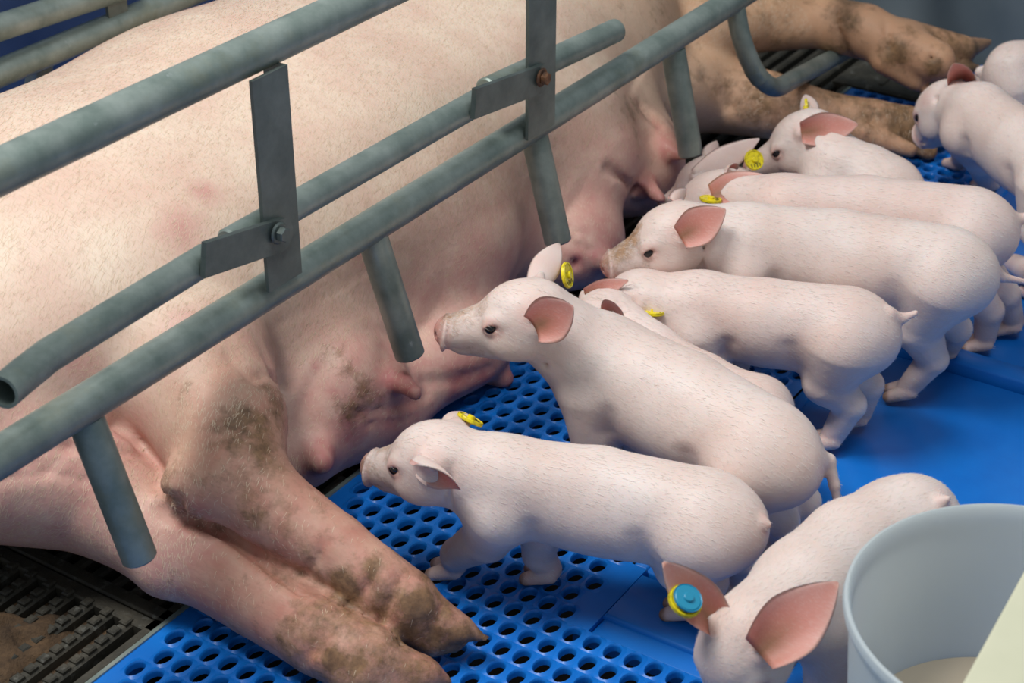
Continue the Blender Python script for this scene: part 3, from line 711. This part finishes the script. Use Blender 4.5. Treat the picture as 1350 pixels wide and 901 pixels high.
mkpig(label='long pale piglet with muddy nose at the udder and tail reaching the right edge', snout=U_(799, 343, .168), skull=U_(889, 314, .195),
      body=[(U_(985, 327, .178), .053), (U_(1105, 335, .172), .053), (U_(1238, 360, .168), .057)],
      feet=dict(nh=U_(1192, 527), fh=U_(1245, 474)), tail=[U_(1304, 345, .18), U_(1322, 366, .16), U_(1352, 372, .15)],
      ears=[dict(s='n', tip=(957, 276), open='cam', L=.054, W=.022, far=False, cup=.45, bz=-.006), dict(s='f', tip=(905, 250), open=(.3, .9, .3), L=.03, W=.014)], dirt=.66)
mkpig(label='piglet directly behind the long muddy nosed one, salmon ear and half hidden yellow tag', snout=U_(868, 288, .12), skull=U_(945, 268, .152),
      body=[(U_(1035, 284, .168), .050), (U_(1140, 286, .168), .051), (U_(1272, 303, .165), .054)],
      feet=dict(nh=U_(1292, 463), fh=U_(1330, 440)), tail=[U_(1352, 288, .18), U_(1368, 292, .17)], pinky=.12,
      ears=[dict(s='n', tip=(1008, 232), open='camup', L=.050, W=.021, far=False, cup=.45), dict(s='f', tip=(957, 229), open='away', L=.045, W=.018, far=False)],
      tags=[dict(s='n', at=(937, 263), n=(.1, .93, .35), L=.030, lift=.002)])
mkpig(label='low hidden piglet with round yellow tag covering the nose of an open-eyed piglet', snout=U_(872, 268, .066), skull=U_(930, 242, .106),
      body=[(U_(978, 264, .10), .038), (U_(1020, 276, .092), .038), (U_(1062, 290, .090), .038)],
      feet=dict(), tail=[], scale=.86, pinky=.16,
      ears=[dict(s='f', tip=(945, 186), open=(.7, .6, .3), L=.034, W=.016), dict(s='n', tip=(1001, 183), open='away', L=.060, W=.021, far=False, cup=.4)],
      tags=[dict(s='n', at=(994, 211), n=(.35, .12, .93), L=.058, lift=.012, far=False)])
mkpig(label='open-eyed piglet looking over the row with both ears up beneath the bent bar', snout=U_(985, 216, .108), skull=U_(1062, 186, .152),
      body=[(U_(1102, 225, .130), .048), (U_(1142, 238, .125), .048), (U_(1165, 250, .12), .046)],
      feet=dict(), tail=[], dirt=.3,
      ears=[dict(s='n', tip=(1131, 164), open='cam', L=.056, W=.022, far=False, cup=.5, lift=.005), dict(s='f', tip=(1061, 125), open='away', L=.050, W=.0125, far=True, cup=.6)],
      tags=[dict(s='f', at=(1063, 143), n=(.985, .05, .16), L=.034, lift=.007)])
mkpig(label='piglet at right edge with one raised ear below the sow front hoof', snout=U_(1212, 172, .09), skull=U_(1246, 146, .135),
      body=[(U_(1292, 158, .155), .050), (U_(1345, 196, .155), .052), (U_(1400, 240, .15), .053)],
      feet=dict(nf=U_(1300, 255), ff=U_(1262, 226)), tail=[], dirt=.1,
      ears=[dict(s='f', tip=(1257, 82), open='cam', L=.080, W=.019, far=False, cup=.8)])
mkpig(label='piglet in the far right corner by the grey wall, yellow tag low', snout=U_(1275, 128, .05), skull=U_(1318, 116, .085),
      body=[(U_(1336, 95, .13), .044), (U_(1375, 90, .13), .046), (U_(1420, 90, .13), .046)],
      feet=dict(), tail=[], dirt=.1,
      ears=[dict(s='n', tip=(1322, 128), open='away', L=.045, W=.018)], tags=[dict(s='n', at=(1328, 113), n=(-.3, .4, .85), L=.03, lift=.012)])
mkpig(label='piglet facing forward beside the white bucket, large upright ears and blue-backed tag', snout=U_(944, 938, .10), skull=U_(982, 852, .150),
      body=[(U_(1062, 785, .145), .054), (U_(1120, 735, .143), .055), (U_(1190, 702, .142), .054)],
      feet=dict(), tail=[U_(1240, 662, .185), U_(1249, 658, .19)], dirt=.25,
      ears=[dict(s='f', tip=(872, 741), open='camup', L=.072, W=.0195, far=False, cup=.7), dict(s='n', tip=(1105, 768), open='cam', L=.074, W=.026, far=False, cup=.6)],
      tags=[dict(s='f', at=(903, 793), n=(.35, .55, .72), L=.045, gap=.005, back=.0055, r=.0145)])
mkpig(label='piglet cut off by the right edge, only toes of one foot showing', snout=U_(1690, 350, .12), skull=U_(1630, 330, .16),
      body=[(U_(1565, 360, .15), .048), (U_(1515, 360, .15), .048), (U_(1468, 360, .15), .048)], feet=dict(nh=U_(1338, 364), fh=U_(1420, 400)), tail=[], dirt=.1)

# ------------------------------------------------------------------ sow
lo_leg = [(unp(30, 615, .12), .080), (unp(120, 645, .095), .064), (unp(195, 695, .075), .050), (unp(270, 730, .058), .050), (unp(345, 782, .048), .043), (unp(425, 836, .042), .039), (unp(482, 872, .037), .035)]
up_leg = [(unp(190, 400, .19), .100), (unp(250, 480, .175), .085), (unp(290, 560, .155), .066), (unp(312, 628, .137), .050), (unp(356, 668, .120), .040), (unp(440, 722, .100), .0325), (unp(492, 764, .082), .0315), (unp(530, 790, .066), .031)]
uf = [(unp(850, 10, .165), .076), (unp(925, 38, .155), .055), (unp(1000, 30, .148), .045), (unp(1080, 28, .145), .041), (unp(1140, 42, .140), .042), (unp(1190, 62, .128), .035), (unp(1232, 80, .115), .031)]
lf = [(unp(850, 125, .10), .07), (unp(930, 122, .075), .060), (unp(1010, 138, .060), .050), (unp(1090, 158, .050), .041), (unp(1150, 163, .046), .036), (unp(1195, 168, .040), .032), (unp(1235, 176, .03), .022)]
glands = [((1.15, 1.065, .045), (.065, .070, .048)), ((1.23, 1.070, .080), (.095, .088, .082)), ((1.29, 1.050, .040), (.090, .080, .045)), ((1.42, 1.045, .050), (.100, .090, .056)), ((1.50, 1.09, .125), (.12, .080, .080)),
          ((1.70, 1.050, .060), (.085, .082, .062)), ((1.79, 1.09, .125), (.10, .085, .080)), ((1.91, 1.07, .080), (.070, .078, .070))]
teats = [((508, 486, 1.01), (548, 519, .940), .017, .0078), ((408, 582, 1.03), (424, 610, .985), .024, .013), ((860, 178, 1.04), (902, 209, .975), .026, .0042), ((768, 325, 1.02), (800, 346, .962), .020, .011),
         ((640, 496, 1.0), (664, 500, .968), .020, .012), ((840, 240, 1.03), (872, 262, .975), .018, .007)]
def unpS(x, y, Y, lift=0.): return unpY(x, y, Y)
creases = [(unpY(690, 255, 1.08), unpY(745, 330, 1.02), .003, .012), (unpY(745, 330, 1.02), unpY(760, 350, .99), .003, .012), (unpY(815, 215, 1.06), unpY(845, 265, 1.0), .003, .014),
           (unp(785, 12, .335), unp(848, 40, .30), .005, .02), (unp(848, 40, .30), unp(930, 60, .24), .005, .02),
           (unp(336, 405, .245), unp(366, 500, .185), .004, .012), (unp(366, 500, .185), unp(398, 590, .10), .004, .010), (unpY(560, 400, 1.07), unpY(590, 500, 1.0), .003, .02),
           (unp(292, 697, .100), unp(400, 783, .076), .007, .008), (unp(400, 783, .076), unp(522, 856, .048), .006, .008), (unp(215, 672, .12), unp(292, 697, .10), .006, .014)]
def make_sow():
    g = SDF((.42, .60, -.006), (2.62, 1.72, .46), .0058)
    E3 = np.eye(3); P = unp
    # trunk: one long flattened barrel along X, belly towards -Y
    bar = [((.93, 1.37, .172), .225), ((1.16, 1.342, .174), .275), ((1.45, 1.335, .174), .290), ((1.78, 1.340, .172), .280), ((2.04, 1.36, .168), .250), ((2.24, 1.38, .165), .205)]
    g.begin()
    for (a, ra), (b, rb) in zip(bar[:-1], bar[1:]): g.cone(a, b, ra, rb, .03, sq=((0, 0, 1), .655))
    g.end(0)
    g.cone((2.2, 1.38, .16), (2.42, 1.38, .14), .145, .115, .06); g.cone((2.40, 1.38, .12), (2.58, 1.32, .10), .10, .06, .04)
    # udder: a low roll under the belly with the glands swelling out of it
    g.begin(); g.cone((1.12, 1.12, .085), (1.95, 1.12, .090), .078, .078, .0)
    for c_, r_ in glands: g.ell(c_, r_, E3, .045)
    g.end(.06)
    # lower hind leg
    g.chain(lo_leg, .022)
    g.ell(P(216, 752, .052), (.024, .024, .024), E3, .022)
    g.cone(P(495, 872, .040), P(560, 890, .028), .026, .016, .010); g.cone(P(556, 888, .028), P(592, 898, .020), .016, .005, .005)
    g.cone(P(470, 892, .03), P(530, 918, .018), .022, .013, .010)
    for (x0, y0, x1, y1, z) in ((425, 868, 470, 882, .045), (436, 850, 478, 870, .055)): g.cone(P(x0, y0, z), P(x1, y1, z-.01), .013, .008, .007)
    # upper hind leg
    g.chain(up_leg[:4], .016); g.chain(up_leg[3:], .004)
    g.ell(P(250, 645, .135), (.028, .028, .028), E3, .022)        # point of hock
    g.cone(P(548, 800, .058), P(606, 832, .036), .024, .015, .010); g.cone(P(602, 830, .037), P(640, 842, .028), .015, .004, .005)
    g.cone(P(530, 814, .05), P(570, 846, .026), .022, .015, .010); g.cone(P(568, 844, .027), P(602, 854, .020), .014, .006, .005)
    g.cone(P(572, 822, .045), P(622, 852, .025), .0035, .0045, .004, 'sub')
    for (x0, y0, x1, y1, z) in ((470, 772, 500, 806, .075), (508, 752, 540, 775, .085)): g.cone(P(x0, y0, z), P(x1, y1, z-.012), .013, .008, .007)
    for a, b, r0, r1 in teats: g.cone(unpY(*a), unpY(*b), r0, r1, .016)
    # creases
    for a, b, rr, k in creases: g.cone(a, b, rr, rr, k, 'sub')
    # front legs
    g.chain(uf, .025)
    g.cone(P(1195, 55, .125), P(1268, 66, .105), .034, .023, .02); g.cone(P(1266, 66, .105), P(1306, 55, .102), .022, .005, .004)
    g.cone(P(1205, 80, .105), P(1252, 96, .085), .030, .019, .010); g.cone(P(1250, 97, .085), P(1290, 88, .080), .019, .005, .004)
    g.cone(P(1165, 80, .11), P(1206, 108, .08), .020, .014, .012); g.cone(P(1208, 104, .08), P(1222, 122, .065), .013, .007, .006)
    g.chain(lf, .025)
    g.cone(P(1140, 176, .045), P(1200, 198, .030), .020, .011, .01); g.cone(P(1195, 180, .03), P(1225, 200, .015), .022, .013, .01)
    # wrinkles and folds found on the finished surface
    folds = [([(2, 592), (90, 590), (186, 602)], .0030, .010), ([(2, 612), (70, 606), (150, 618)], .0026, .008), ([(2, 632), (60, 622), (125, 634)], .0022, .008), ([(150, 560), (185, 585), (205, 610)], .003, .012),
             ([(470, 545), (520, 538), (565, 520)], .0018, .008), ([(480, 560), (540, 552)], .0014, .006), ([(560, 505), (610, 500), (648, 486)], .003, .012),
             ([(800, 222), (832, 246), (850, 262)], .003, .012), ([(845, 140), (868, 165)], .003, .012), ([(745, 300), (775, 312)], .0018, .008), ([(750, 318), (778, 330)], .0018, .008),
             ([(498, 742), (484, 775), (462, 798)], .0022, .008), ([(530, 762), (516, 792), (500, 818)], .0024, .008), ([(585, 798), (572, 822), (566, 842)], .0026, .005), ([(432, 712), (418, 740), (398, 758)], .0014, .008),
             ([(436, 832), (420, 856), (398, 874)], .0022, .008), ([(482, 862), (468, 884)], .0022, .006), ([(300, 470), (335, 500), (372, 512)], .0016, .014), ([(205, 640), (232, 660), (262, 690)], .0020, .012),
             ([(1100, 18), (1112, 55), (1130, 78)], .0022, .010), ([(1168, 30), (1172, 64)], .0024, .010), ([(1232, 44), (1228, 80)], .0026, .006), ([(1090, 140), (1098, 175)], .0022, .010), ([(1150, 150), (1140, 185)], .0022, .008), ([(930, 100), (960, 140)], .003, .02)]
    for pts_, rr, k in folds:
        hp_ = [g.hit(*q) for q in pts_]
        for a, b in zip(hp_[:-1], hp_[1:]):
            if a is not None and b is not None and np.linalg.norm(a-b) < .16: g.cone(a, b, rr, rr, k, 'sub')
    marks = [(q, g.hit(q[0], q[1])) for q in ((470, 562, .04, .9), (520, 548, .03, .9), (600, 515, .035, .9), (640, 498, .03, .9), (415, 590, .025, .8), (760, 345, .03, .7), (790, 345, .02, .9), (890, 195, .025, .8), (860, 255, .02, .8))]
    marks += [(q, g.hit(q[0], q[1])) for q in ((562, 373, .0035, 1), (350, 215, .003, .6), (415, 480, .02, .5), (440, 520, .015, .6), (560, 395, .02, .35), (690, 300, .025, .5), (640, 330, .018, .4), (505, 560, .02, .6), (250, 440, .03, .5), (300, 420, .03, .4), (100, 480, .03, .4), (240, 300, .03, .45), (270, 255, .02, .5), (470, 330, .03, .35), (880, 60, .03, .4))]
    grime = [(q, g.hit(q[0], q[1])) for q in ((455, 770, .022, .8), (490, 750, .018, .7), (555, 800, .022, .85), (530, 835, .015, .9), (575, 835, .012, .8), (330, 560, .04, .5), (365, 540, .03, .55), (350, 600, .03, .5), (440, 868, .014, 1), (470, 878, .02, .6), (410, 800, .02, .4), (415, 690, .02, .3), (240, 660, .025, .45), (225, 760, .02, .4), (440, 480, .03, .35), (460, 540, .025, .5), (1180, 70, .03, .7), (1120, 30, .025, .5), (1200, 40, .025, .55), (1230, 90, .02, .8), (1050, 45, .02, .4), (1190, 165, .03, .8), (1100, 150, .02, .5))]
    g.floorcut(.0008)
    V, F = g.mesh()
    pa = np.zeros((len(V), 4)); pk = np.full(len(V), .16)
    side = np.clip((1.12-V[:, 1])/.16, 0, 1)*np.clip((.34-V[:, 2])/.12, 0, 1); pk = np.maximum(pk, side*.95)
    for c_, r_ in glands: pk = np.maximum(pk, blob(V, np.array(c_)-np.array([0, .06, .03]), .11, .8, .75))
    for a, b, r0, r1 in teats: pk = np.maximum(pk, seg(V, unpY(*a), unpY(*b), .040, .7, 1.2))
    pk = np.maximum(pk, seg(V, P(0, 640, .12), P(150, 660, .12), .16, .6, .7))
    pk = np.maximum(pk, blob(V, P(200, 450, .3), .16, .8, .45))
    for q, p_ in marks:
        if p_ is not None: pk = np.maximum(pk, blob(V, p_, q[2]*1.6, .9, q[3]+.3))
    pa[:, 0] = np.clip(pk, 0, 1)
    dt = np.zeros(len(V))
    for i in range(3, 7): dt = np.maximum(dt, seg(V, up_leg[i-1][0], up_leg[i][0], .08, .6, .36))
    dt = np.maximum(dt, seg(V, P(500, 778, .09), P(600, 835, .03), .07, .5, .46)); dt = np.maximum(dt, seg(V, P(420, 850, .05), P(580, 900, .02), .07, .5, .46))
    for i in range(2, 6): dt = np.maximum(dt, seg(V, lo_leg[i-1][0], lo_leg[i][0], .075, .6, .28))
    dt = np.maximum(dt, blob(V, P(330, 570, .20), .075, .8, .44)); dt = np.maximum(dt, blob(V, P(332, 690, .145), .036, .6, .85)); dt = np.maximum(dt, seg(V, P(345, 700, .14), P(395, 750, .11), .024, .6, .72))
    dt = np.maximum(dt, blob(V, P(248, 640, .14), .06, .7, .42))
    dt = np.maximum(dt, seg(V, P(1100, 35, .14), P(1290, 80, .10), .075, .6, .50)); dt = np.maximum(dt, seg(V, P(1000, 130, .07), P(1220, 180, .03), .08, .6, .56))
    dt = np.maximum(dt, blob(V, P(420, 480, .2), .09, .8, .30)); dt = np.maximum(dt, blob(V, P(860, 140, .2), .10, .8, .34)); dt = np.maximum(dt, blob(V, P(480, 530, .1), .05, .8, .40))
    dt = np.maximum(dt, np.clip((V[:, 0]-1.75)/.3, 0, 1)*.22)
    for q, p_ in grime:
        if p_ is not None: dt = np.maximum(dt, blob(V, p_, q[2]*1.5, .8, q[3]))
    pa[:, 1] = dt
    dk = np.zeros(len(V)); 
    for a, b, r in (((1262, 78, .105), (1300, 58, .105), .022), ((1255, 100, .09), (1288, 86, .088), .020), ((595, 834, .025), (640, 846, .018), .020), ((1190, 172, .03), (1240, 182, .02), .03)):
        dk = np.maximum(dk, seg(V, P(*a), P(*b), r, .5, .45))
    pa[:, 2] = dk
    al = np.clip((V[:, 0]-1.80)/.45, 0, 1)*.95
    al = np.maximum(al, np.clip((.99-V[:, 1])/.05, 0, 1)*(V[:, 0] < 1.13)*.42); al = np.maximum(al, blob(V, P(320, 590, .17), .13, .6, .5)); pa[:, 3] = al
    me = fast_mesh('sow', V, F, pa)
    o = place('sow', me, M['sow'], None)
    hair('hair', V, F, pa, 110000, .0085, .00036, lambda q: np.stack([-.8+0*q[:, 0], -.35+.0*q[:, 0], -.2+0*q[:, 0]], 1), M['sowcoat'], o, seed=5, lift=.05, mask=lambda q: (q[:, 0] < 2.35)*(q[:, 1] < 1.7)*(1-.75*((q[:, 2] < .15)*(q[:, 1] > .97)*(q[:, 0] > 1.12)))*(1-.8*(q[:, 1] < .97))*(1-.8*((q[:, 1] < .87)&(q[:, 0] < 1.2))))
    o['label'] = 'huge pale pink sow lying on its side behind the crate rails, muddy legs stretched forward'; o['category'] = 'pig'
    return o
make_sow()
